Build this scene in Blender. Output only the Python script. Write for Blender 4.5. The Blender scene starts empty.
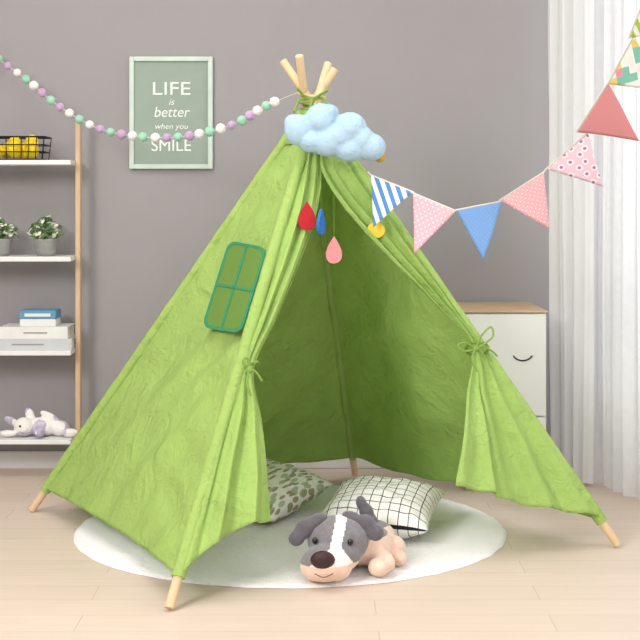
import bpy, bmesh, math, random
from mathutils import Vector, Matrix, noise, Euler
random.seed(4)
F=1408.0; H=0.98; HY=200.0
def P(px,py,Y): return Vector(((px-320)*Y/F, Y, H-(py-HY)*Y/F))
def proj(p): return (320+p.x*F/p.y, HY-(p.z-H)*F/p.y)
def srgb(c):
    r=[]
    for v in c[:3]:
        v=v/255.0
        r.append(v/12.92 if v<=0.04045 else ((v+0.055)/1.055)**2.4)
    return (r[0],r[1],r[2],1.0)
scene=bpy.context.scene
coll=scene.collection
scene.view_settings.view_transform='Standard'
scene.view_settings.look='None'

# ---------------------------------------------------------------- materials
def newmat(name):
    m=bpy.data.materials.new(name); m.use_nodes=True
    nt=m.node_tree; b=nt.nodes['Principled BSDF']
    return m,nt,b
def add(nt,t,**kw):
    n=nt.nodes.new(t)
    for k,v in kw.items(): setattr(n,k,v)
    return n
def mat(name,col,rough=0.6,var=0.06,nscale=20,bump=0.1,bscale=80,spec=0.3,sheen=0.0,transl=0.0,metal=0.0,wr=0.0,wrs=5.0,wr2=0.0):
    m,nt,b=newmat(name); L=nt.links
    tc=add(nt,'ShaderNodeTexCoord')
    nz=add(nt,'ShaderNodeTexNoise'); nz.inputs['Scale'].default_value=nscale; nz.inputs['Detail'].default_value=4
    L.new(tc.outputs['Object'],nz.inputs['Vector'])
    mx=add(nt,'ShaderNodeMix',data_type='RGBA')
    c=srgb(col)
    mx.inputs[6].default_value=tuple(max(0,v*(1-var*2)) for v in c[:3])+(1,)
    mx.inputs[7].default_value=tuple(min(1,v*(1+var*2)) for v in c[:3])+(1,)
    L.new(nz.outputs['Fac'],mx.inputs[0]); L.new(mx.outputs[2],b.inputs['Base Color'])
    b.inputs['Roughness'].default_value=rough
    b.inputs['Specular IOR Level'].default_value=spec
    b.inputs['Metallic'].default_value=metal
    if sheen: b.inputs['Sheen Weight'].default_value=sheen
    nb=add(nt,'ShaderNodeTexNoise'); nb.inputs['Scale'].default_value=bscale; nb.inputs['Detail'].default_value=3
    L.new(tc.outputs['Object'],nb.inputs['Vector'])
    bp=add(nt,'ShaderNodeBump'); bp.inputs['Strength'].default_value=bump; bp.inputs['Distance'].default_value=0.004
    L.new(nb.outputs['Fac'],bp.inputs['Height'])
    last=bp
    for st,sc,ds,di in ((wr,wrs,0.03,0.8),(wr2,wrs*4.5,0.008,1.6)):
        if not st: continue
        nw=add(nt,'ShaderNodeTexNoise'); nw.inputs['Scale'].default_value=sc; nw.inputs['Detail'].default_value=4
        nw.inputs['Distortion'].default_value=di
        L.new(tc.outputs['Object'],nw.inputs['Vector'])
        bw=add(nt,'ShaderNodeBump'); bw.inputs['Strength'].default_value=st; bw.inputs['Distance'].default_value=ds
        L.new(nw.outputs['Fac'],bw.inputs['Height']); L.new(last.outputs['Normal'],bw.inputs['Normal']); last=bw
    L.new(last.outputs['Normal'],b.inputs['Normal'])
    if transl:
        out=nt.nodes['Material Output']
        tr=add(nt,'ShaderNodeBsdfTranslucent'); L.new(mx.outputs[2],tr.inputs['Color'])
        L.new(last.outputs['Normal'],tr.inputs['Normal'])
        ms=add(nt,'ShaderNodeMixShader'); ms.inputs[0].default_value=transl
        L.new(b.outputs[0],ms.inputs[1]); L.new(tr.outputs[0],ms.inputs[2]); L.new(ms.outputs[0],out.inputs['Surface'])
    return m
M={}
M['green']=mat('green_canvas',(183,213,122),0.9,0.05,9,0.35,420,0.12,0.0,0.30,0,0.8,6,0.85)
M['green_d']=mat('green_canvas_dark',(146,178,88),0.85,0.05,9,0.3,400,0.15,0.0,0.2)
M['mesh']=mat('window_mesh',(114,150,72),0.9,0.12,500,0.5,700,0.1,0,0.1)
M['teal']=mat('teal_binding',(52,140,100),0.85,0.05,60,0.3,300)
M['pole']=mat('pine_pole',(222,192,154),0.55,0.08,14,0.1,60)
M['rope']=mat('rope',(205,190,140),0.9,0.1,100,0.5,300)
M['wall']=mat('wall_paint',(157,153,154),0.9,0.015,3,0.08,250,0.15)
M['white']=mat('white_paint',(232,231,229),0.5,0.01,5,0.02,60)
M['ceil']=mat('ceiling_paint',(238,238,236),0.9,0.01,5,0.05,120)
M['rug']=mat('white_plush',(248,245,244),1.0,0.02,60,0.9,190,0.05,0.5)
M['cloud']=mat('blue_plush',(172,200,218),0.95,0.05,30,0.5,160,0.05,0.0,0,0,0.3,14,0.3)
M['red']=mat('red_felt',(184,42,50),0.9,0.08,60,0.4,300)
M['blue']=mat('blue_felt',(50,112,178),0.9,0.08,60,0.4,300)
M['pink']=mat('pink_felt',(218,140,144),0.9,0.06,60,0.4,300)
M['yellow']=mat('yellow_felt',(236,204,76),0.9,0.05,60,0.4,300)
M['ochre']=mat('ochre_felt',(205,160,60),0.9,0.15,60,0.4,300)
M['string']=mat('white_string',(228,224,214),0.9)
M['mint']=mat('mint_pompom',(160,212,186),1,0.08,80,0.8,260,0.05,0.4)
M['lav']=mat('lavender_pompom',(198,165,202),1,0.08,80,0.8,260,0.05,0.4)
M['wpom']=mat('white_pompom',(244,240,238),1,0.04,80,0.8,260,0.05,0.4)
M['wood']=mat('light_wood',(208,178,142),0.5,0.1,12,0.1,60)
M['black']=mat('black_wire',(28,28,30),0.5,0.05)
M['lemon']=mat('lemon_skin',(246,214,30),0.45,0.05,20,0.3,200)
M['leaf']=mat('leaf_green',(88,124,68),0.6,0.25,30)
M['flower']=mat('pale_flower',(228,228,204),0.7)
M['pot']=mat('gray_ceramic',(150,150,146),0.6,0.1,30)
M['soil']=mat('potting_soil',(70,52,40),0.95,0.2,60,0.6)
M['book']=mat('book_cover_white',(226,226,222),0.5)
M['bookg']=mat('book_cover_gray',(196,198,200),0.5)
M['page']=mat('book_pages',(240,236,224),0.8)
M['bbox']=mat('blue_box_card',(95,150,185),0.5)
M['pframe']=mat('mint_frame',(200,214,202),0.5)
M['pinner']=mat('sage_print',(150,164,152),0.8,0.03)
M['ink']=mat('white_ink',(232,238,230),0.8)
M['grey']=mat('gray_plush',(128,124,128),1,0.12,60,0.7,220,0.05,0.4)
M['greyd']=mat('dark_gray_plush',(104,100,106),1,0.12,60,0.7,220,0.05,0.4)
M['peach']=mat('peach_plush',(240,208,188),1,0.06,60,0.7,220,0.05,0.4)
M['wplush']=mat('white_dog_plush',(244,240,234),1,0.04,60,0.7,220,0.05,0.4)
M['nose']=mat('brown_nose',(64,44,46),0.5,0.1)
M['eye']=mat('black_eye',(14,12,14),0.15,0,5,0,5,0.6)
M['bunny']=mat('lilac_plush',(196,184,204),1,0.3,45,0.6,200,0.05,0.3)
M['curt']=mat('white_curtain',(238,238,238),0.9,0.01,10,0.1,300,0.1,0,0.25)
M['dark']=mat('dark_slot',(40,38,38),0.7)

# sheer curtain
m,nt,b=newmat('sheer_curtain'); out=nt.nodes['Material Output']
b.inputs['Base Color'].default_value=(0.90,0.90,0.91,1); b.inputs['Roughness'].default_value=0.9
tr=add(nt,'ShaderNodeBsdfTranslucent'); tr.inputs['Color'].default_value=(0.93,0.94,0.96,1)
tp=add(nt,'ShaderNodeBsdfTransparent')
m1=add(nt,'ShaderNodeMixShader'); m1.inputs[0].default_value=0.45
m2=add(nt,'ShaderNodeMixShader'); 
tc=add(nt,'ShaderNodeTexCoord'); nz=add(nt,'ShaderNodeTexNoise'); nz.inputs['Scale'].default_value=30
mr=add(nt,'ShaderNodeMapRange'); mr.inputs[3].default_value=0.12; mr.inputs[4].default_value=0.22
nt.links.new(tc.outputs['Object'],nz.inputs['Vector']); nt.links.new(nz.outputs['Fac'],mr.inputs[0]); nt.links.new(mr.outputs[0],m2.inputs[0])
nt.links.new(b.outputs[0],m1.inputs[1]); nt.links.new(tr.outputs[0],m1.inputs[2])
nt.links.new(m1.outputs[0],m2.inputs[1]); nt.links.new(tp.outputs[0],m2.inputs[2]); nt.links.new(m2.outputs[0],out.inputs['Surface'])
M['sheer']=m
# wood laminate floor
m,nt,b=newmat('laminate_floor'); L=nt.links
tc=add(nt,'ShaderNodeTexCoord')
br=add(nt,'ShaderNodeTexBrick'); br.inputs['Scale'].default_value=1.0
br.inputs['Color1'].default_value=srgb((220,202,186)); br.inputs['Color2'].default_value=srgb((215,197,181))
br.inputs['Mortar'].default_value=srgb((194,175,158)); br.inputs['Mortar Size'].default_value=0.0013
br.inputs['Brick Width'].default_value=1.1; br.inputs['Row Height'].default_value=0.125; br.offset=0.37
L.new(tc.outputs['Object'],br.inputs['Vector'])
mp=add(nt,'ShaderNodeMapping'); mp.inputs['Scale'].default_value=(1.6,22,1); L.new(tc.outputs['Object'],mp.inputs['Vector'])
nz=add(nt,'ShaderNodeTexNoise'); nz.inputs['Scale'].default_value=2.5; nz.inputs['Detail'].default_value=6; nz.inputs['Distortion'].default_value=0.5
L.new(mp.outputs[0],nz.inputs['Vector'])
mr=add(nt,'ShaderNodeMapRange'); mr.inputs[1].default_value=0.3; mr.inputs[2].default_value=0.75; mr.inputs[3].default_value=0.95; mr.inputs[4].default_value=1.03
L.new(nz.outputs['Fac'],mr.inputs[0])
mx=add(nt,'ShaderNodeVectorMath',operation='SCALE'); L.new(br.outputs['Color'],mx.inputs[0]); L.new(mr.outputs[0],mx.inputs['Scale'])
L.new(mx.outputs[0],b.inputs['Base Color']); b.inputs['Roughness'].default_value=0.45; b.inputs['Specular IOR Level'].default_value=0.3
M['floor']=m

def uvmat(name,builder,transl=0.15):
    m,nt,b=newmat(name); L=nt.links
    uv=add(nt,'ShaderNodeUVMap')
    col=builder(nt,L,uv.outputs[0])
    L.new(col,b.inputs['Base Color']); b.inputs['Roughness'].default_value=0.9; b.inputs['Specular IOR Level'].default_value=0.15
    tc=add(nt,'ShaderNodeTexCoord'); nb=add(nt,'ShaderNodeTexNoise'); nb.inputs['Scale'].default_value=350
    L.new(tc.outputs['Object'],nb.inputs['Vector'])
    bp=add(nt,'ShaderNodeBump'); bp.inputs['Strength'].default_value=0.2; bp.inputs['Distance'].default_value=0.002
    L.new(nb.outputs['Fac'],bp.inputs['Height']); L.new(bp.outputs[0],b.inputs['Normal'])
    return m
def thresh(nt,L,fac,c0,c1,t,op='LESS_THAN'):
    a=add(nt,'ShaderNodeMath',operation=op); L.new(fac,a.inputs[0]); a.inputs[1].default_value=t
    mx=add(nt,'ShaderNodeMix',data_type='RGBA'); L.new(a.outputs[0],mx.inputs[0])
    if isinstance(c0,tuple): mx.inputs[6].default_value=srgb(c0)
    else: L.new(c0,mx.inputs[6])
    mx.inputs[7].default_value=srgb(c1)
    return mx.outputs[2]
def dots(base,dot,scale,t,rnd=0.0):
    def f(nt,L,uv):
        v=add(nt,'ShaderNodeTexVoronoi'); v.voronoi_dimensions='2D'; v.inputs['Scale'].default_value=scale; v.inputs['Randomness'].default_value=rnd
        mp=add(nt,'ShaderNodeMapping'); mp.inputs['Rotation'].default_value=(0,0,0.78); L.new(uv,mp.inputs[0]); L.new(mp.outputs[0],v.inputs['Vector'])
        return thresh(nt,L,v.outputs['Distance'],base,dot,t)
    return f
def stripes(c0,c1,scale,rot=0.5,t=0.5):
    def f(nt,L,uv):
        mp=add(nt,'ShaderNodeMapping'); mp.inputs['Rotation'].default_value=(0,0,rot); mp.inputs['Scale'].default_value=(scale,scale,1); L.new(uv,mp.inputs[0])
        s=add(nt,'ShaderNodeSeparateXYZ'); L.new(mp.outputs[0],s.inputs[0])
        fr=add(nt,'ShaderNodeMath',operation='FRACT'); L.new(s.outputs[0],fr.inputs[0])
        return thresh(nt,L,fr.outputs[0],c0,c1,t)
    return f
def patches(cols,scale,rnd=0.0,rot=0.78):
    def f(nt,L,uv):
        mp=add(nt,'ShaderNodeMapping'); mp.inputs['Rotation'].default_value=(0,0,rot); L.new(uv,mp.inputs[0])
        v=add(nt,'ShaderNodeTexVoronoi'); v.voronoi_dimensions='2D'; v.inputs['Scale'].default_value=scale; v.inputs['Randomness'].default_value=rnd; v.distance='CHEBYCHEV'
        L.new(mp.outputs[0],v.inputs['Vector'])
        s=add(nt,'ShaderNodeSeparateColor'); L.new(v.outputs['Color'],s.inputs[0])
        cr=add(nt,'ShaderNodeValToRGB'); cr.color_ramp.interpolation='CONSTANT'
        el=cr.color_ramp.elements
        while len(el)<len(cols): el.new(0.5)
        for i,c in enumerate(cols): el[i].position=i/len(cols); el[i].color=srgb(c)
        L.new(s.outputs[0],cr.inputs[0]); return cr.outputs[0]
    return f
def grid(base,line,n,w):
    def f(nt,L,uv):
        s=add(nt,'ShaderNodeSeparateXYZ'); L.new(uv,s.inputs[0]); outs=[]
        for k in (0,1):
            a=add(nt,'ShaderNodeMath',operation='MULTIPLY'); L.new(s.outputs[k],a.inputs[0]); a.inputs[1].default_value=n
            fr=add(nt,'ShaderNodeMath',operation='FRACT'); L.new(a.outputs[0],fr.inputs[0]); outs.append(fr.outputs[0])
        mn=add(nt,'ShaderNodeMath',operation='MINIMUM'); L.new(outs[0],mn.inputs[0]); L.new(outs[1],mn.inputs[1])
        return thresh(nt,L,mn.outputs[0],base,line,w)
    return f
def leafy(nt,L,uv):
    mp=add(nt,'ShaderNodeMapping'); mp.inputs['Rotation'].default_value=(0,0,0.6); mp.inputs['Scale'].default_value=(15,5.5,1); L.new(uv,mp.inputs[0])
    v=add(nt,'ShaderNodeTexVoronoi'); v.voronoi_dimensions='2D'; v.inputs['Scale'].default_value=1.0; L.new(mp.outputs[0],v.inputs['Vector'])
    c=thresh(nt,L,v.outputs['Distance'],(242,240,232),(184,192,166),0.3)
    mp2=add(nt,'ShaderNodeMapping'); mp2.inputs['Rotation'].default_value=(0,0,-0.7); mp2.inputs['Scale'].default_value=(18,5,1); mp2.inputs['Location'].default_value=(3.3,1.2,0); L.new(uv,mp2.inputs[0])
    v2=add(nt,'ShaderNodeTexVoronoi'); v2.voronoi_dimensions='2D'; v2.inputs['Scale'].default_value=1.0; L.new(mp2.outputs[0],v2.inputs['Vector'])
    return thresh(nt,L,v2.outputs['Distance'],c,(166,158,132),0.24)
M['f1']=uvmat('stripe_cotton',stripes((242,244,247),(90,142,202),5.5,-0.75,0.5))
M['f2']=uvmat('pink_dot_cotton',dots((228,174,184),(246,234,236),11,0.16))
M['f3']=uvmat('blue_dot_cotton',dots((116,156,208),(140,176,220),16,0.14))
M['f4']=uvmat('pink_pin_dot_cotton',dots((228,176,184),(246,232,236),13,0.15))
def poly(nt,L,uv):
    mp=add(nt,'ShaderNodeMapping'); L.new(uv,mp.inputs[0])
    v=add(nt,'ShaderNodeTexVoronoi'); v.voronoi_dimensions='2D'; v.inputs['Scale'].default_value=5.2; v.inputs['Randomness'].default_value=0.4
    L.new(mp.outputs[0],v.inputs['Vector'])
    c=thresh(nt,L,v.outputs['Distance'],(236,204,218),(248,242,244),0.33)
    return thresh(nt,L,v.outputs['Distance'],c,(186,120,172),0.17)
M['f5']=uvmat('polka_cotton',poly)
M['f6']=uvmat('coral_cotton',dots((212,142,146),(220,156,160),20,0.12))
M['f7']=uvmat('argyle_cotton',patches([(240,236,232),(232,204,116),(130,196,178),(226,150,166),(242,240,236)],7))
M['f8']=uvmat('green_chevron_cotton',stripes((236,236,222),(170,200,76),6,0.8))
M['gridc']=uvmat('grid_cotton',grid((246,244,240),(40,40,44),11,0.085))
M['leafc']=uvmat('leaf_cotton',leafy)

# ---------------------------------------------------------------- helpers
def obj(name,me,mats=(),smooth=True):
    o=bpy.data.objects.new(name,me); coll.objects.link(o)
    for k in mats: me.materials.append(M[k])
    if smooth:
        for p in me.polygons: p.use_smooth=True
    return o
def from_bm(name,bm,mats,smooth=False):
    me=bpy.data.meshes.new(name); bm.normal_update(); bm.to_mesh(me); bm.free()
    return obj(name,me,mats,smooth)
def box(name,x0,x1,y0,y1,z0,z1,mk,bev=0.0,rot=0):
    bm=bmesh.new(); bmesh.ops.create_cube(bm,size=1)
    cx,cy,cz=(x0+x1)/2,(y0+y1)/2,(z0+z1)/2
    bmesh.ops.scale(bm,vec=(x1-x0,y1-y0,z1-z0),verts=bm.verts)
    if bev: bmesh.ops.bevel(bm,geom=list(bm.edges),offset=bev,segments=2,affect='EDGES')
    if rot: bmesh.ops.rotate(bm,matrix=Matrix.Rotation(rot,3,'Z'),verts=bm.verts)
    o=from_bm(name,bm,[mk]); o.location=(cx,cy,cz); return o
def group(name,objs,loc=None,minz=None):
    bpy.context.view_layer.update()
    pts=[o.matrix_world@Vector(c) for o in objs for c in o.bound_box]
    if loc is None:
        loc=Vector(((min(p.x for p in pts)+max(p.x for p in pts))/2,(min(p.y for p in pts)+max(p.y for p in pts))/2,min(p.z for p in pts)))
    e=bpy.data.objects.new(name,None); e.empty_display_size=0.05; coll.objects.link(e); e.location=loc
    mi=Matrix.Translation(Vector(loc)).inverted()
    for o in objs:
        o.parent=e; o.matrix_parent_inverse=mi
    if minz is not None: e.location.z+=minz-min(p.z for p in pts)
    return e
def cat(pts,n=8):
    pts=[Vector(p) for p in pts]; out=[]
    q=[pts[0]*2-pts[1]]+pts+[pts[-1]*2-pts[-2]]
    for i in range(1,len(q)-2):
        for k in range(n):
            t=k/n; a,b_,c,d=q[i-1],q[i],q[i+1],q[i+2]
            out.append(0.5*((2*b_)+(c-a)*t+(2*a-5*b_+4*c-d)*t*t+(3*b_-a-3*c+d)*t**3))
    out.append(pts[-1]); return out
def tube(name,pts,r,mk,cyc=False,radii=None):
    cu=bpy.data.curves.new(name,'CURVE'); cu.dimensions='3D'; cu.bevel_depth=r; cu.bevel_resolution=3; cu.use_fill_caps=True
    s=cu.splines.new('POLY'); s.points.add(len(pts)-1); s.use_cyclic_u=cyc
    for i,p in enumerate(pts):
        s.points[i].co=(p[0],p[1],p[2],1)
        if radii: s.points[i].radius=radii[i]
    me_o=bpy.data.objects.new(name+'_c',cu); coll.objects.link(me_o)
    bpy.context.view_layer.update()
    dg=bpy.context.evaluated_depsgraph_get(); me=bpy.data.meshes.new_from_object(me_o.evaluated_get(dg))
    bpy.data.objects.remove(me_o)
    me.name=name; me.materials.clear()
    return obj(name,me,[mk])
def ell(bm,c,r,rot=(0,0,0),seg=20):
    mtx=Matrix.Translation(Vector(c))@Euler(rot).to_matrix().to_4x4()@Matrix.Diagonal((r[0],r[1],r[2],1))
    bmesh.ops.create_uvsphere(bm,u_segments=seg,v_segments=seg//2+2,radius=1,matrix=mtx)
def ellobj(name,c,r,mk,rot=(0,0,0),seg=20):
    bm=bmesh.new(); ell(bm,c,r,rot,seg); return from_bm(name,bm,[mk],True)
def blob(name,parts,mats,voxel=0.005,smooth=4,cfn=None):
    bm=bmesh.new()
    for p in parts: ell(bm,p[0],p[1],p[2] if len(p)>2 else (0,0,0),24)
    me=bpy.data.meshes.new(name+'_s'); bm.to_mesh(me); bm.free()
    o=bpy.data.objects.new(name+'_s',me); coll.objects.link(o)
    r=o.modifiers.new('r','REMESH'); r.mode='VOXEL'; r.voxel_size=voxel
    s=o.modifiers.new('s','SMOOTH'); s.iterations=smooth; s.factor=0.6
    bpy.context.view_layer.update()
    dg=bpy.context.evaluated_depsgraph_get(); m2=bpy.data.meshes.new_from_object(o.evaluated_get(dg))
    bpy.data.objects.remove(o); m2.materials.clear(); m2.name=name
    ob=obj(name,m2,mats)
    if cfn:
        for p in m2.polygons: p.material_index=cfn(p.center,p.normal)
    return ob
def gridmesh(name,fn,nu,nv,mats,solid=0.0,uv=False):
    vs=[];fs=[]
    for j in range(nv+1):
        for i in range(nu+1): vs.append(tuple(fn(i/nu,j/nv)))
    for j in range(nv):
        for i in range(nu):
            a=j*(nu+1)+i; fs.append((a,a+1,a+nu+2,a+nu+1))
    me=bpy.data.meshes.new(name); me.from_pydata(vs,[],fs)
    me.update(); o=obj(name,me,mats)
    if solid:
        s=o.modifiers.new('solid','SOLIDIFY'); s.thickness=solid; s.offset=0
    return o

# ---------------------------------------------------------------- room
WY=5.15; XR=1.38; XL=-2.5; ZC=2.6; Y0=-0.6
box('floor',XL-0.1,XR+0.1,Y0,WY+0.1,-0.1,0,'floor')
box('wall_back',XL-0.1,XR+0.1,WY,WY+0.1,0,ZC,'wall')
box('wall_left',XL-0.1,XL,Y0,WY,0,ZC,'wall')
box('ceiling',XL-0.1,XR+0.1,Y0,WY+0.1,ZC,ZC+0.1,'ceil')
wy0,wy1,wz0,wz1=2.9,4.85,0.35,2.35
parts=[box('pier_front',XR,XR+0.1,Y0,wy0,0,ZC,'wall'),box('pier_rear',XR,XR+0.1,wy1,WY,0,ZC,'wall'),
 box('sill_wall',XR,XR+0.1,wy0,wy1,0,wz0,'wall'),box('lintel_wall',XR,XR+0.1,wy0,wy1,wz1,ZC,'wall')]
group('wall_right',parts)
wp=[box('frame_bottom',XR+0.01,XR+0.07,wy0,wy1,wz0,wz0+0.05,'white'),box('frame_top',XR+0.01,XR+0.07,wy0,wy1,wz1-0.05,wz1,'white')]
for k,yy in enumerate((wy0,(wy0+wy1)/2-0.025,wy1-0.05)): wp.append(box('mullion_%d'%k,XR+0.01,XR+0.07,yy,yy+0.05,wz0+0.05,wz1-0.05,'white'))
group('window_1',wp)
box('baseboard_back',XL,XR,WY-0.014,WY,0,0.062,'white',0.003)
box('baseboard_right',XR-0.014,XR,Y0,WY-0.014,0,0.062,'white',0.003)

# ---------------------------------------------------------------- rug
RC=Vector((-0.087,4.185,0)); RR=0.636
def rugf(u,v):
    a=u*2*math.pi; r=v*RR
    e=1-max(0,(v-0.93)/0.07)**2
    if v==1: e=0
    rr=r*(1+0.008*noise.noise(Vector((math.cos(a)*9,math.sin(a)*9,0)))*v)
    p=Vector((RC.x+rr*math.cos(a),RC.y+rr*math.sin(a),0))
    z=0.001+0.011*math.sqrt(max(0,e))+ (0.0028*noise.noise(p*70)+0.002*noise.noise(p*150) if v<0.99 and v>0 else 0)
    return Vector((p.x,p.y,max(z,0.0008)))
gridmesh('round_rug',rugf,360,130,['rug'])

# ---------------------------------------------------------------- tent
A=Vector((-.910,4.422,0)); B=Vector((-.362,3.349,0)); C=Vector((.845,3.966,0)); D=Vector((.125,5.005,0))
K=Vector((-.024,4.19,1.275))
kp={'A':K+Vector((0.004,0.018,0)),'B':K+Vector((0.016,-0.026,0)),'C':K+Vector((-0.004,-0.002,0)),'D':K+Vector((-0.02,0.016,0))}
base={'A':A,'B':B,'C':C,'D':D}
def pole(k,t): return base[k].lerp(kp[k],t)
tp=[]
for k in 'ABCD':
    ext={'A':1.075,'B':1.09,'C':1.095,'D':1.10}[k]
    pts=[pole(k,t) for t in [0.006+ (ext-0.006)*i/20 for i in range(21)]]
    pts[0].z=max(pts[0].z,0.006)
    tp.append(tube('pole_'+k.lower(),pts,0.0122,'pole'))
    n=60; sp=[pole(k,0.055+(0.93-0.055)*i/n) for i in range(n+1)]
    rad=[1+0.12*noise.noise(Vector((i*0.5,ord(k),0))) for i in range(n+1)]
    tp.append(tube('sleeve_'+k.lower(),sp,0.0140 if k=='D' else 0.0172,'green',False,rad))
cen=(A+B+C+D)/4; inside=Vector((cen.x,cen.y,0.4))
def panel(name,k1,k2,sag,seed,t0=0.058,t1=0.955):
    n=(pole(k2,0)-pole(k1,0)).cross(pole(k1,1)-pole(k1,0)).normalized()
    if n.dot(inside-pole(k1,0))<0: n=-n
    def f(u,v):
        t=t1+(t0-t1)*v
        p=pole(k1,t).lerp(pole(k2,t),u)
        w=math.sin(math.pi*u)
        wd=(1-t)
        d=sag*w*wd
        d+=0.024*w**0.6*noise.noise(Vector((u*5*wd+seed+v*2.0,v*2.5,seed)))
        d+=0.014*w**0.5*noise.noise(Vector((u*11*wd+v*5,v*6,seed*2)))
        for uu,sg in ((u,1),(1-u,-1)):
            d+=0.007*math.exp(-uu*5*wd-0.0)*math.sin(v*46+uu*16*wd+seed+3*noise.noise(Vector((v*4,seed,uu*2))))*min(1,uu*14)*wd
        d+=0.006*math.sin(u*40*wd+v*3+seed)*w*max(0,(v-0.75)/0.25)**2
        p=p+Vector((0,0,0.012*w*v))
        return p+n*d
    return gridmesh(name,f,110,150,['green'],0.0012)
tp.append(panel('side_panel_window','A','B',0.035,1.3))
tp.append(panel('rear_panel_a','A','D',0.02,5.1))
tp.append(panel('rear_panel_b','D','C',0.02,8.7))
def plane(a,b_,c):
    n=(b_-a).cross(c-a).normalized()
    if n.y>0: n=-n
    return a,n
FA,FN=plane(pole('B',0),pole('C',0),K+Vector((0,-0.02,0)))
LA,LN=plane(pole('A',0),pole('B',0),K)
def hit(px,py,pl,off=0.0):
    a,n=pl; a=a+n*off
    o=Vector((0,0,H)); d=P(px,py,1.0)-o
    t=(a-o).dot(n)/d.dot(n); return o+d*t
def pole_y(k,py):
    lo,hi=0.0,1.1
    for _ in range(40):
        m_=(lo+hi)/2
        if proj(pole(k,m_))[1]>py: lo=m_
        else: hi=m_
    return pole(k,(lo+hi)/2)
def sstep(x): x=max(0,min(1,x)); return x*x*(3-2*x)
def flap(name,k,inner,outer,amps,seed,kf,fold=None,lift=0.0):
    ip=cat([hit(x,y,(FA,FN),0.012) for x,y in inner],12); op=cat([pole_y(k,y)+FN*0.012 for y in outer],12)
    ac=cat([Vector((a,0,0)) for a in amps],12); nv=len(ip)-1
    def f(u,v):
        j=min(nv,int(round(v*nv))); a=op[j]; b_=ip[j]
        p=a.lerp(b_,u); amp=ac[j].x
        w=min(1,u*5)
        ph=2*math.pi*kf*u+seed+1.2*noise.noise(Vector((u*2,v*3,seed)))
        s_=math.sin(ph); s_=1-2*(1-abs((s_+1)/2))**0.7*1.0
        d=amp*w*s_
        d+=0.010*w*noise.noise(Vector((u*4,v*7,seed)))*(b_-a).length*5
        d+=0.006*w*noise.noise(Vector((u*14,v*9,seed)))
        if fold and v>0.68:
            g=sstep((v-0.68)/0.2)
            d+=g*0.035*sstep((u-fold)/0.03)
            if u>fold: p=p+Vector((0,0,0.006*g))
        p=p+Vector((0,0,lift*math.sin(math.pi*u)*max(0,(v-0.7)/0.3)))
        return p+FN*(d+0.6*amp*w)
    return gridmesh(name,f,110,nv,['green'],0.0014)
tp.append(flap('flap_right','C',[(314,106),(319,150),(322,176),(343,210),(383,255),(428,300),(470,347),(462,400),(454,450),(448,492)],
  [103,135,170,205,245,295,347,400,460,518],[0.002,0.005,0.009,0.013,0.015,0.012,0.004,0.010,0.013,0.015],0.4,3.2,0.72))
tp.append(flap('flap_left','B',[(312,106),(317,150),(321,176),(316,215),(300,262),(276,320),(254,369),(262,420),(268,470),(271,521)],
  [103,140,180,220,265,315,366,420,500,576],[0.002,0.004,0.008,0.011,0.011,0.008,0.003,0.012,0.020,0.024],2.0,2.6,None,0.03))
wc=[(229,241),(267,248),(241,333),(202,327)]
def wpt(u,v,off):
    a,b_,c,d=[hit(x,y,(LA,LN),off) for x,y in wc]
    return a.lerp(b_,u).lerp(d.lerp(c,u),v)
def rrect(n=8,r=0.2,ry=0.11):
    pts=[]
    for cx,cy,a0 in ((1-r,ry,-90),(1-r,1-ry,0),(r,1-ry,90),(r,ry,180)):
        for i in range(n+1):
            a=math.radians(a0+90*i/n); pts.append((cx+r*math.cos(a),cy+ry*math.sin(a)))
    return pts
rp=rrect(); OFF=0.013
bm=bmesh.new(); vs=[bm.verts.new(wpt(u,v,OFF)) for u,v in rp]; bm.faces.new(vs)
wo=from_bm('window_mesh_panel',bm,['mesh']); so=wo.modifiers.new('s','SOLIDIFY'); so.thickness=0.001; tp.append(wo)
def flat_ring(name,fo,fi,off,mk):
    bm=bmesh.new(); n=len(fo)
    a=[bm.verts.new(wpt(u,v,off)) for u,v in fo]; b_=[bm.verts.new(wpt(u,v,off)) for u,v in fi]
    for i in range(n): bm.faces.new((a[i],a[(i+1)%n],b_[(i+1)%n],b_[i]))
    o=from_bm(name,bm,[mk]); s=o.modifiers.new('s','SOLIDIFY'); s.thickness=0.0015; s.offset=0; return o
def scl(p,sx_,sy_): return (0.5+(p[0]-.5)*sx_,0.5+(p[1]-.5)*sy_)
tp.append(flat_ring('window_binding',[scl(p,1.01,1.01) for p in rp],[scl(p,0.90,0.95) for p in rp],OFF+0.0015,'teal'))
for nm,q_ in (('window_bar_v',[(0.477,0.02),(0.523,0.02),(0.523,0.98),(0.477,0.98)]),('window_bar_h',[(0.03,0.501),(0.97,0.501),(0.97,0.525),(0.03,0.525)])):
    bm=bmesh.new(); bm.faces.new([bm.verts.new(wpt(u,v,OFF+0.0015)) for u,v in q_]); o=from_bm(nm,bm,['teal']); s=o.modifiers.new('s','SOLIDIFY'); s.thickness=0.0015; tp.append(o)
def loopc(c,ax,ay,rx,ry,n=28): return [c+ax*rx*math.cos(2*math.pi*i/n)+ay*ry*math.sin(2*math.pi*i/n) for i in range(n)]
cR=hit(477,349,(FA,FN),0.0)
tp.append(tube('tie_band_right',loopc(cR,Vector((0.75,0,-0.45)).normalized(),FN,0.026,0.045),0.0045,'green_d',True))
tp.append(ellobj('tie_knot_right',hit(475,349,(FA,FN),0.055),(0.011,0.009,0.010),'green_d'))
def rib(name,pxs,off,r=0.0030): return tube(name,cat([hit(x,y,(FA,FN),o_) for (x,y),o_ in zip(pxs,off)],8),r,'green_d')
tp.append(rib('bow_loop_a',[(475,349),(466,343),(458,345),(462,351),(475,350)],[.055,.065,.07,.065,.056]))
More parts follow.
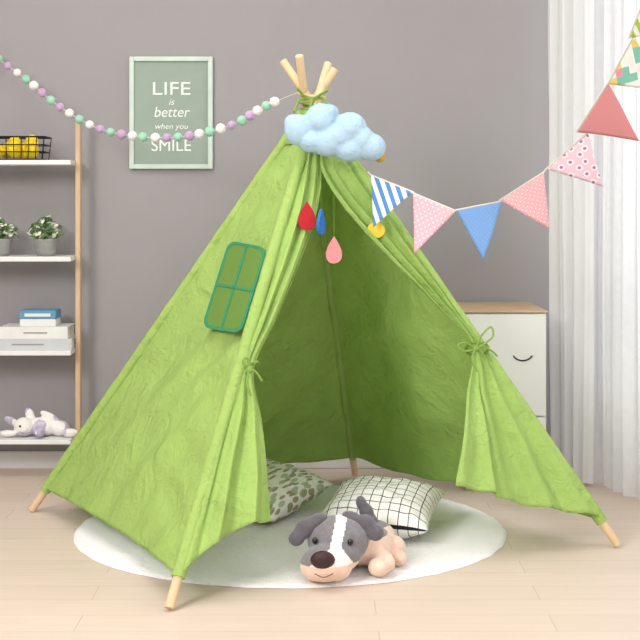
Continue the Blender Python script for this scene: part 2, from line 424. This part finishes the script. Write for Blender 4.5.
tp.append(rib('bow_loop_b',[(475,349),(482,335),(491,327),(493,336),(484,344),(475,350)],[.055,.065,.07,.07,.065,.056]))
tp.append(rib('bow_tail_a',[(475,349),(484,347),(492,351),(497,356)],[.056,.06,.06,.05]))
tp.append(rib('bow_tail_b',[(475,349),(472,360),(478,372)],[.056,.06,.055]))
cL=hit(247,368,(FA,FN),0.0)
tp.append(tube('tie_band_left',loopc(cL,Vector((0.8,0,0.3)).normalized(),FN,0.026,0.04),0.0042,'green_d',True))
tp.append(ellobj('tie_knot_left',hit(249,370,(FA,FN),0.05),(0.010,0.009,0.010),'green_d'))
tp.append(rib('tie_tail_a',[(249,370),(256,372),(262,381)],[.05,.055,.05]))
tp.append(rib('tie_tail_b',[(249,370),(247,383),(251,396)],[.05,.055,.05]))
tp.append(rib('tie_loop_l',[(249,370),(243,362),(247,358),(250,369)],[.05,.06,.06,.05]))
for i in range(6):
    z=-0.045+i*0.012
    tp.append(tube('lashing_%d'%i,loopc(K+Vector((0,0,z)),Vector((1,0,0.15*(-1)**i)).normalized(),Vector((0,1,0.1)),0.038,0.042),0.0045,'green_d' if i<4 else 'rope',True))
for i,(a,b_) in enumerate([((300,100),(294,112)),((322,98),(331,108)),((305,97),(297,88)),((318,96),(328,90)),((312,100),(308,116))]):
    p0=P(a[0],a[1],4.14); p1=P(b_[0],b_[1],4.11)
    tp.append(tube('ribbon_%d'%i,cat([K+Vector((0,-0.04,0)),p0,p1],6),0.004,'green_d'))
def collar(u,v):
    a=u*2*math.pi; r=0.045+0.03*v+0.008*math.sin(a*9)*v
    return K+Vector((r*math.cos(a)-0.0,r*math.sin(a),-0.03-0.10*v))
tp.append(gridmesh('fabric_collar',collar,90,10,['green'],0.0012))
group('teepee_tent',tp,(cen.x,cen.y,0))

# ---------------------------------------------------------------- cloud cushion with drops
CY=3.99
pp=[]
for px,py,rx,ry,dp in [(299,130,15,16,.036),(293,123,9,9,.028),(321,119,16,16,.046),(329,112,10,8,.034),(350,128,17,16,.05),(371,147,15,14,.042),(330,142,21,15,.046),(350,149,18,13,.042),(312,141,14,12,.038),(338,137,16,15,.05),(362,140,13,14,.045)]:
    pp.append((P(px,py,CY),(rx*CY/F,dp,ry*CY/F)))
cl=blob('cushion_body',pp,['cloud'],0.004,6)
cp=[cl]
def drop2d(w,h,n=30):
    pts=[]
    for i in range(n):
        a=2*math.pi*i/n
        x=w/2*math.sin(a)*math.sin(a/2)**1.1*1.25; z=h/2*math.cos(a)
        pts.append((x,z))
    return pts
def felt(name,c,w,h,mk,rz=0,round_=False):
    pts=[(w/2*math.sin(2*math.pi*i/30),h/2*math.cos(2*math.pi*i/30)) for i in range(30)] if round_ else drop2d(w,h)
    bm=bmesh.new(); vs=[bm.verts.new((x,-0.004,z)) for x,z in pts]; f=bm.faces.new(vs)
    r=bmesh.ops.extrude_face_region(bm,geom=[f]); bmesh.ops.translate(bm,vec=(0,0.008,0),verts=[v for v in r['geom'] if isinstance(v,bmesh.types.BMVert)])
    bmesh.ops.recalc_face_normals(bm,faces=bm.faces)
    bmesh.ops.rotate(bm,matrix=Matrix.Rotation(rz,3,'Z'),verts=bm.verts)
    bmesh.ops.translate(bm,vec=c,verts=bm.verts)
    return from_bm(name,bm,[mk])
for i,(px,py,w,h,mk,rz,top,rd,yy) in enumerate([(307,216,19,29,'red',0.2,150,False,3.93),(321,222,17,26,'blue',1.15,150,False,3.93),(334,250,17,27,'pink',-0.2,155,False,3.93),(376,230,18,16,'yellow',0.1,155,True,4.035)]):
    s=yy/F
    cp.append(felt('drop_%d'%i,P(px,py,yy),w*s,h*s,mk,rz,rd))
    a=P(px,py-h/2+1,yy); b_=P(px+(0 if not rd else -4),top,yy+(0.03 if not rd else -0.02))
    cp.append(tube('drop_string_%d'%i,[a,b_],0.00035,'green_d'))
cp.append(blob('moon_charm',[(P(377,150,4.03),(.024,.016,.03)),(P(380,157,4.03),(.016,.014,.016)),(P(373,141,4.03),(.014,.012,.014))],['ochre'],0.004,2))
group('cloud_cushion',cp)

# ---------------------------------------------------------------- pom-pom garland
gp=[(-25,38,5.13),(0,60,5.08),(26,79,5.02),(60,107,4.93),(100,129,4.84),(143,137,4.74),(180,137,4.66),(208,132,4.58),(237,123,4.49),(262,108,4.38),(284,98,4.28),(304,90,4.215)]
gc=cat([P(*g) for g in gp],16)
gar=[tube('garland_string',gc,0.001,'string')]
cols=['wpom','lav','mint','lav','wpom','mint']; acc=0; ci=0; bms={k:bmesh.new() for k in set(cols)}
for i in range(1,len(gc)):
    acc+=(gc[i]-gc[i-1]).length
    if acc>0.044 and proj(gc[i])[0]<281:
        acc=0; r=0.0158+random.uniform(-.0015,.0015)
        k=cols[ci%6]; ci+=1
        m_=Matrix.Translation(gc[i])@Matrix.Diagonal((r,r,r,1))
        res=bmesh.ops.create_icosphere(bms[k],subdivisions=3,radius=1,matrix=m_)
        for v in res['verts']:
            d=(v.co-gc[i]); v.co=gc[i]+d*(1+0.10*noise.noise(d*500+gc[i]*30))
for k,bm in bms.items(): gar.append(from_bm('pompoms_'+k,bm,[k],True))
gar.append(ellobj('wall_hook',gc[0]+Vector((0,0.008,0)),(0.008,0.012,0.008),'white'))
group('pompom_garland',gar)

# ---------------------------------------------------------------- bunting
flags=[((371,175),(413,192),(373,227),4.02,3.99,'f1'),((413,193),(456,211),(415,254),3.98,3.94,'f2'),((456,210),(502,201),(484,260),3.93,3.86,'f3'),
 ((500,200),(544,172),(548,230),3.85,3.76,'f4'),((546,169),(588,133),(604,187),3.74,3.62,'f5'),((577,132),(608,83),(641,138),3.60,3.46,'f6'),
 ((608,84),(634,36),(662,90),3.45,3.32,'f7'),((629,38),(648,-12),(690,30),3.30,3.18,'f8')]
bt=[]; sp=[]
for i,(tl,tr_,tip,ya,yb,mk) in enumerate(flags):
    a=P(tl[0],tl[1],ya); b_=P(tr_[0],tr_[1],yb); c=P(tip[0],tip[1],(ya+yb)/2)
    sp+= [a.copy(),b_.copy()]
    n=16; bm=bmesh.new(); uvl=bm.loops.layers.uv.new('UVMap'); vv={}
    nn=(b_-a).cross(c-a).normalized()
    for r_ in range(n+1):
        for q in range(n-r_+1):
            u=q/n; w=r_/n
            p=a+(b_-a)*u+(c-a)*w
            p+=nn*0.006*(math.sin(u*5+i*1.7+w*2)-math.sin(i*1.7))*w*1.2+Vector((0,0.004*math.sin(w*4+i),0))*w
            vv[(q,r_)]=(bm.verts.new(p),(u+w*0.5,1-w))
    def fc(ks):
        f=bm.faces.new([vv[k][0] for k in ks])
        for l,k in zip(f.loops,ks): l[uvl].uv=vv[k][1]
    for r_ in range(n):
        for q in range(n-r_):
            fc([(q,r_),(q+1,r_),(q,r_+1)])
            if q<n-r_-1: fc([(q+1,r_),(q+1,r_+1),(q,r_+1)])
    o=from_bm('flag_%d'%(i+1),bm,[mk],True); so=o.modifiers.new('s','SOLIDIFY'); so.thickness=0.001; bt.append(o)
path=[P(368,172,4.035)]+sp+[P(666,-70,3.1),Vector((0.80,3.05,2.0)),Vector((0.82,3.0,ZC-0.002))]
bt.append(tube('bunting_tape',path,0.0024,'string'))
group('bunting_garland',bt)

# ---------------------------------------------------------------- poster
YP=WY
sx=YP/F
x0,x1=(130-320)*sx,(213-320)*sx; z1=H+(200-57)*sx; z0=H+(200-169)*sx
fw=0.017
po=[box('frame_left',x0,x0+fw,YP-0.022,YP-0.002,z0,z1,'pframe',0.002),box('frame_right',x1-fw,x1,YP-0.022,YP-0.002,z0,z1,'pframe',0.002),
 box('frame_top',x0+fw,x1-fw,YP-0.022,YP-0.002,z1-fw,z1,'pframe',0.002),box('frame_bottom',x0+fw,x1-fw,YP-0.022,YP-0.002,z0,z0+fw,'pframe',0.002),
 box('print',x0+fw*0.8,x1-fw*0.8,YP-0.010,YP-0.003,z0+fw*.8,z1-fw*.8,'pinner')]
def text(s_,cx,z,size,sxx=1.0,shear=0):
    cu=bpy.data.curves.new('t','FONT'); cu.body=s_; cu.size=size; cu.align_x='CENTER'; cu.extrude=0.0006; cu.shear=shear
    o=bpy.data.objects.new('t',cu); coll.objects.link(o); bpy.context.view_layer.update()
    me=bpy.data.meshes.new_from_object(o.evaluated_get(bpy.context.evaluated_depsgraph_get())); bpy.data.objects.remove(o); me.materials.clear()
    ob=obj('lettering_'+s_.split()[0].lower(),me,['ink'],False); ob.rotation_euler=(math.radians(90),0,0); ob.location=(cx,YP-0.0112,z); ob.scale=(sxx,1,1); return ob
cx=(x0+x1)/2
for s_,py,sz,sc,sh in [('LIFE',95,0.068,1.25,0),('is',105,0.034,1.0,.3),('better',117,0.054,0.95,.2),('when you',129,0.028,1.1,.2),('SMILE',151,0.060,1.0,0)]:
    po.append(text(s_,cx,H+(200-py)*sx,sz,sc,sh))
group('framed_poster',po)

# ---------------------------------------------------------------- shelf unit
SX=(76-320)*5.03/F; SL=-1.75; yf,yb=4.92,5.12
sh=[]; zs=[]
for py in (160,257,351,440):
    z=H-(py-200)*yf/F; zs.append(z)
    sh.append(box('shelf_board',SL,SX,yf,yb,z-0.016,z,'white',0.002))
for xx in (SX+0.001,SL-0.021):
    sh.append(box('post',xx,xx+0.017,5.01,5.045,0,1.27,'wood',0.002))
    sh.append(box('foot',xx,xx+0.017,yf,5.01,0,0.02,'wood',0.002))
group('wall_shelf_unit',sh)
Z=zs[0]; bx0,bx1=(-14-320)*5.0/F,(47-320)*5.0/F; by0,by1=4.95,5.08; bk=[]
def ring(z,g): return [Vector((bx0+g,by0+g,z)),Vector((bx1-g,by0+g,z)),Vector((bx1-g,by1-g,z)),Vector((bx0+g,by1-g,z))]
for k,(z,g) in enumerate([(Z+0.003,0.008),(Z+0.03,0.004),(Z+0.055,0.002),(Z+0.083,0)]): bk.append(tube('wire_ring_%d'%k,ring(z,g),0.0022 if k<3 else 0.003,'black',True))
n=8
for i in range(n+1):
    x=bx0+(bx1-bx0)*i/n
    xi=bx0+0.008+(bx1-bx0-0.016)*i/n
    bk.append(tube('wire_f%d'%i,[Vector((x,by0,Z+0.083)),Vector((xi,by0+.008,Z+0.003)),Vector((xi,by1-.008,Z+0.003)),Vector((x,by1,Z+0.083))],0.0016,'black'))
for i,(dx,dy,dz) in enumerate([(0.04,0.04,0.035),(0.10,0.05,0.035),(0.165,0.045,0.035),(0.07,0.09,0.04),(0.135,0.09,0.04),(0.10,0.06,0.055),(0.16,0.06,0.06)]):
    c=Vector((bx0+dx,by0+dy,Z+dz))
    bm=bmesh.new(); ell(bm,c,(0.034,0.025,0.025),(0,0.3*i,i*0.9)); ell(bm,c+Vector((0.032*math.cos(i*.9),0.032*math.sin(i*.9),0)),(0.008,0.006,0.006)); bk.append(from_bm('lemon_%d'%i,bm,['lemon'],True))
group('lemon_wire_basket',bk)
def plant(px,seed,w=0.045):
    rnd=random.Random(seed); Z=zs[1]; c=Vector(((px-320)*5.02/F,5.02,Z)); o=[]
    prof=[(0.0,0.0),(0.030,0.0),(0.036,0.012),(0.042,0.05),(0.045,0.056),(0.045,0.062),(0.040,0.062),(0.038,0.05),(0.0,0.05)]
    bm=bmesh.new(); rows=[]
    for r,z in prof:
        rows.append([bm.verts.new((c.x+max(r,1e-4)*math.cos(a*2*math.pi/28),c.y+max(r,1e-4)*math.sin(a*2*math.pi/28),c.z+z)) for a in range(28)])
    for j in range(len(rows)-1):
        for i in range(28): bm.faces.new((rows[j][i],rows[j][(i+1)%28],rows[j+1][(i+1)%28],rows[j+1][i]))
    o.append(from_bm('pot',bm,['pot'],True))
    o.append(ellobj('soil',c+Vector((0,0,0.052)),(0.036,0.036,0.006),'soil'))
    bl=bmesh.new(); fl=bmesh.new(); st=bmesh.new()
    for i in range(95):
        a=rnd.uniform(0,6.28); r=rnd.random()**.6*0.062; h=0.068+rnd.random()*0.075*(1-(r/0.08)**2)
        p=c+Vector((r*math.cos(a),r*math.sin(a)*0.9,h))
        ell(bl if rnd.random()<.68 else fl,p,(0.011,0.007,0.0022),(rnd.uniform(-.8,.8),rnd.uniform(-.9,.9),a),8)
        if i%5==0:
            q=c+Vector((0,0,0.05)); d=p-q
            m_=Matrix.Translation((p+q)/2)@d.to_track_quat('Z','Y').to_matrix().to_4x4()
            bmesh.ops.create_cone(st,segments=6,radius1=0.0014,radius2=0.001,depth=d.length,matrix=m_)
    o+= [from_bm('leaves',bl,['leaf'],True),from_bm('blossoms',fl,['flower'],True),from_bm('stems',st,['leaf'],True)]
    group('potted_plant',o)
plant(46,3); plant(0,8)
Z=zs[2]
def book(name,xa,xb,z,h,mk,y0=4.945,y1=5.09):
    t=0.003
    o=[box('pages',xa+0.002,xb-0.004,y0+0.003,y1-0.003,z+t,z+h-t,'page'),box('cover_bottom',xa,xb,y0,y1,z,z+t,mk),box('cover_top',xa,xb,y0,y1,z+h-t,z+h,mk),box('spine',xa,xb,y0-0.003,y0,z,z+h,mk,0.001)]
    o.append(box('title_band',xa+(xb-xa)*0.35,xa+(xb-xa)*0.7,y0-0.0036,y0-0.003,z+h*0.44,z+h*0.56,'pot'))
    return group(name,o)
g=lambda px:(px-320)*4.95/F
book('hardcover_book',g(-20),g(72),Z,0.040,'bookg'); book('hardcover_book',g(0),g(68),Z+0.040,0.042,'book')
group('blue_storage_box',[box('tray',g(19),g(55),4.96,5.06,Z+0.082,Z+0.108,'book',0.002),box('lid',g(19)-0.001,g(55)+0.001,4.959,5.061,Z+0.108,Z+0.138,'bbox',0.003),box('label',g(24),g(50),4.9575,4.9592,Z+0.117,Z+0.128,'book')])
Z=zs[3]
def q(px,dz,y=5.0): return Vector(((px-320)*y/F,y,Z+dz))
bn=blob('plush_body',[(q(42,.036),(.055,.034,.034)),(q(60,.03),(.035,.03,.028)),(q(24,.038,4.98),(.036,.032,.034)),(q(8,.018,4.96),(.03,.013,.012)),(q(12,.05,5.02),(.032,.012,.014),(0,.5,0)),(q(70,.018,4.97),(.03,.016,.016)),(q(40,.022,4.95),(.018,.03,.016)),(q(50,.07,5.0),(.04,.014,.014),(0,.5,0)),(q(30,.075,5.01),(.016,.012,.028),(0,-.4,0))],['bunny','wplush'],0.004,3,
  lambda c,n:1 if (noise.noise(c*18)>0.0) else 0)
group('plush_rabbit',[bn,ellobj('eye',q(20,.045,4.948),(.004,.003,.004),'eye'),ellobj('muzzle',q(24,.032,4.95),(.012,.008,.009),'wplush')],None,Z+0.001)

# ---------------------------------------------------------------- cabinet
yc=4.72; cx0=(461-320)*yc/F; cx1=0.765; zt=H-(311-200)*yc/F
cb=[box('carcass',cx0+0.004,cx1-0.004,yc+0.02,5.13,0.03,zt-0.006,'white'),box('wood_top',cx0,cx1,yc,5.13,zt-0.006,zt,'wood',0.002),
 box('plinth',cx0+0.02,cx1-0.02,yc+0.04,5.12,0,0.03,'white'),
 box('drawer_front_upper',cx0+0.006,cx1-0.006,yc+0.004,yc+0.02,0.255,zt-0.01,'white',0.003),box('drawer_front_lower',cx0+0.006,cx1-0.006,yc+0.004,yc+0.02,0.034,0.250,'white',0.003)]
for px,py in ((523,359),):
    c=P(px,py,yc)
    cb.append(tube('smile_pull',[c+Vector((0.038*math.sin(t),0.003,0.03-0.036*math.cos(t))) for t in [(-1+2*i/14)*1.0 for i in range(15)]],0.0024,'dark'))
group('toy_cabinet',cb)

# ---------------------------------------------------------------- curtains
import bisect
def curtain(name,pts,mk,amp,wl,ph=0):
    pc=cat([Vector((x,y,0)) for x,y in pts],60); ln=[0]
    for i in range(1,len(pc)): ln.append(ln[-1]+(pc[i]-pc[i-1]).length)
    tot=ln[-1]; n=int(tot/0.004)
    def at(s_):
        j=min(len(pc)-2,max(0,bisect.bisect(ln,s_)-1)); t=(s_-ln[j])/(ln[j+1]-ln[j]); return pc[j].lerp(pc[j+1],t),(pc[j+1]-pc[j]).normalized()
    def f(u,v):
        p,t=at(u*tot*0.9999); nn=Vector((-t.y,t.x,0))
        s_=u*tot; ss=s_+0.014*noise.noise(Vector((s_*8,v*2,ph)))
        a=amp*(0.75+0.6*noise.noise(Vector((s_*6,ph,v*0.6))))
        d=a*math.sin(2*math.pi*ss/wl+ph)+0.35*a*math.sin(4.7*math.pi*ss/wl+1)
        return Vector((p.x+nn.x*d,p.y+nn.y*d,2.54+(0.012-2.54)*v))
    return gridmesh(name,f,n,30,[mk])
c1=curtain('drape',[(0.808,4.98),(0.85,4.90),(0.925,4.79)],'curt',0.019,0.052)
c2=curtain('drape',[(0.900,4.95),(0.965,4.80),(1.03,4.58),(1.09,4.35),(1.16,3.9),(1.2,3.2)],'sheer',0.024,0.08,1.0)
r1=tube('curtain_rail',cat([Vector(p) for p in [(0.80,5.0,2.56),(0.86,4.89,2.56),(0.925,4.79,2.56)]],10),0.010,'white')
r2=tube('curtain_rail',cat([Vector(p) for p in [(0.90,4.95,2.56),(1.03,4.58,2.56),(1.16,3.9,2.56),(1.2,3.15,2.56)]],10),0.010,'white')
group('opaque_curtain',[c1,r1,box('rail_bracket',0.855,0.867,4.88,4.892,2.56,2.599,'white')])
group('sheer_curtain',[c2,r2]+[box('rail_bracket',x,x+0.012,y,y+0.012,2.56,2.599,'white') for x,y in ((1.02,4.58),(1.19,3.3))])

# ---------------------------------------------------------------- cushions
def cushion(name,c,sz,th,rot,mk):
    n=44
    def prof(u,v):
        a=(1-abs(u)**2.6)*(1-abs(v)**2.6)
        return th/2*max(0,a)**0.55
    bm=bmesh.new(); uvl=bm.loops.layers.uv.new('UVMap')
    R=Euler(rot).to_matrix(); gr={}
    for s_ in (1,-1):
        for j in range(n+1):
            for i in range(n+1):
                u=-1+2*i/n; v=-1+2*j/n
                edge=i in(0,n) or j in (0,n)
                if s_==-1 and edge: gr[(s_,i,j)]=gr[(1,i,j)]; continue
                pin=1-0.075*(1-u*u)*abs(v)**3; pin2=1-0.075*(1-v*v)*abs(u)**3
                z=s_*(prof(u,v)*(1+0.10*noise.noise(Vector((u*2,v*2,s_+c[0]*5))))) + (0.006*noise.noise(Vector((u*5,v*5,3))) if not edge else 0)
                p=Vector((u*sz/2*pin2,v*sz/2*pin,z))
                gr[(s_,i,j)]=bm.verts.new(R@p+Vector(c))
        for j in range(n):
            for i in range(n):
                ks=[(i,j),(i+1,j),(i+1,j+1),(i,j+1)]
                if s_==-1: ks=ks[::-1]
                try: f=bm.faces.new([gr[(s_,)+k] for k in ks])
                except ValueError: continue
                for l,k in zip(f.loops,ks): l[uvl].uv=(k[0]/n,k[1]/n)
    o=from_bm(name,bm,[mk],True)
    mn=min(v.co.z for v in o.data.vertices)
    o.data.transform(Matrix.Translation((0,0,0.0152-mn))); return o
cushion('grid_cushion',((382-320)*4.09/F,4.09,0.1),0.325,0.13,(math.radians(8),math.radians(1),math.radians(-14)),'gridc')
cushion('leaf_print_cushion',((260-320)*4.33/F,4.33,0.1),0.33,0.125,(math.radians(9),math.radians(8),math.radians(-32)),'leafc')

# ---------------------------------------------------------------- plush dog
def d(px,z,Y): return Vector(((px-320)*Y/F,Y,z))
Hc=d(338,0.100,3.665); Mc=d(325,0.058,3.60)
def hcol(c,n):
    bx=Hc.x-0.010+(c.z-0.09)*0.25
    if c.y<Mc.y+0.045 and c.z<0.058: return 2
    if abs(c.x-bx)<0.014+max(0,(0.100-c.z))*1.0 and c.y<Hc.y+0.02: return 1
    return 0
head=blob('head',[(Hc,(.080,.068,.064)),(d(335,0.074,3.635),(.068,.052,.052)),(Mc,(.060,.050,.048)),(Mc+Vector((-.022,.005,-.008)),(.042,.044,.040)),(Mc+Vector((.028,.008,-.008)),(.042,.044,.040))],['grey','wplush','peach'],0.0035,6,hcol)
dg_=[head]
dg_.append(ellobj('nose',Mc+Vector((-.006,-.043,.018)),(.031,.018,.024),'nose',(0.3,0,0)))
dg_.append(ellobj('eye_l',d(315,0.112,3.607),(.0075,.006,.0085),'eye'))
dg_.append(ellobj('eye_r',d(350,0.110,3.600),(.0075,.006,.0085),'eye'))
dg_.append(tube('mouth',cat([Mc+Vector((-.026,-.044,-.016)),Mc+Vector((-.004,-.0485,-.024)),Mc+Vector((.020,-.044,-.016))],6),0.0009,'nose'))
dg_.append(blob('ear_l',[(d(316,0.150,3.66),(.032,.022,.018),(0,-.4,0)),(d(305,0.132,3.65),(.032,.016,.024),(0,-.7,0)),(d(297,0.110,3.64),(.022,.012,.020),(0,-.5,0))],['greyd'],0.0035,4))
dg_.append(blob('ear_r',[(d(352,0.154,3.67),(.030,.020,.018),(0,.4,0)),(d(366,0.141,3.66),(.032,.016,.024),(0,.6,0)),(d(375,0.122,3.65),(.022,.012,.022),(0,.5,0))],['greyd'],0.0035,4))
Bc=d(366,0.062,3.78)
def bcol(c,n):
    if c.z>0.092 or (c.x<Bc.x-0.02 and c.z>0.06): return 0
    return 1
dg_.append(blob('body',[(Bc,(.070,.10,.052)),(d(357,0.07,3.73),(.055,.06,.050)),(d(372,0.058,3.87),(.064,.06,.048)),
   (d(381,0.038,3.70),(.030,.060,.028),(0,0,.35)),(d(378,0.034,3.65),(.028,.030,.024)),
   (d(394,0.042,3.82),(.030,.045,.032)),(d(397,0.032,3.76),(.023,.036,.022),(0,0,.2)),
   (d(312,0.034,3.70),(.028,.05,.023)),
   (d(345,0.10,3.76),(.03,.04,.03))],['grey','peach'],0.0045,4,bcol))
dg_.append(blob('tail',[(d(368,0.105,3.86),(.024,.026,.024)),(d(366,0.128,3.86),(.020,.019,.026),(0,-.3,0)),(d(361,0.152,3.86),(.015,.014,.022),(0,-.3,0))],['greyd'],0.0035,3))
dog=group('plush_dog',dg_,None,0.0152)
dog.location.y-=0.04

# ---------------------------------------------------------------- lights
def area(name,loc,tgt,size,power,col=(1,1,1)):
    l=bpy.data.lights.new(name,'AREA'); l.shape='RECTANGLE'; l.size=size[0]; l.size_y=size[1]; l.energy=power; l.color=col
    o=bpy.data.objects.new(name,l); coll.objects.link(o); o.location=loc
    o.rotation_euler=(Vector(tgt)-Vector(loc)).to_track_quat('-Z','Y').to_euler(); return o
area('softbox_key',(-1.9,0.9,2.2),(-0.1,4.3,0.5),(0.9,0.9),76,(1,0.985,0.96))
area('softbox_fill',(0.9,0.3,1.9),(0.1,4.3,0.5),(1.3,1.3),26,(1,0.99,0.975))
area('overhead_fill',(-0.6,3.4,2.55),(-0.6,3.4,0),(1.6,1.2),24,(1,0.985,0.96))  # unseen fill added below the ceiling, which shuts out the world light
area('window_daylight',(XR+0.6,3.7,1.5),(0.0,4.2,0.8),(2.2,2.0),46,(0.98,0.99,1.0))
w=bpy.data.worlds.new('world'); scene.world=w; w.use_nodes=True
w.node_tree.nodes['Background'].inputs[0].default_value=(0.97,0.98,1,1); w.node_tree.nodes['Background'].inputs[1].default_value=0.92

cam=bpy.data.cameras.new('camera'); co=bpy.data.objects.new('camera',cam); coll.objects.link(co)
co.location=(0,0,H); co.rotation_euler=(math.radians(90),0,0)
cam.sensor_width=36; cam.lens=36*F/640; cam.shift_y=-(320-HY)/640; cam.clip_end=50
scene.camera=co
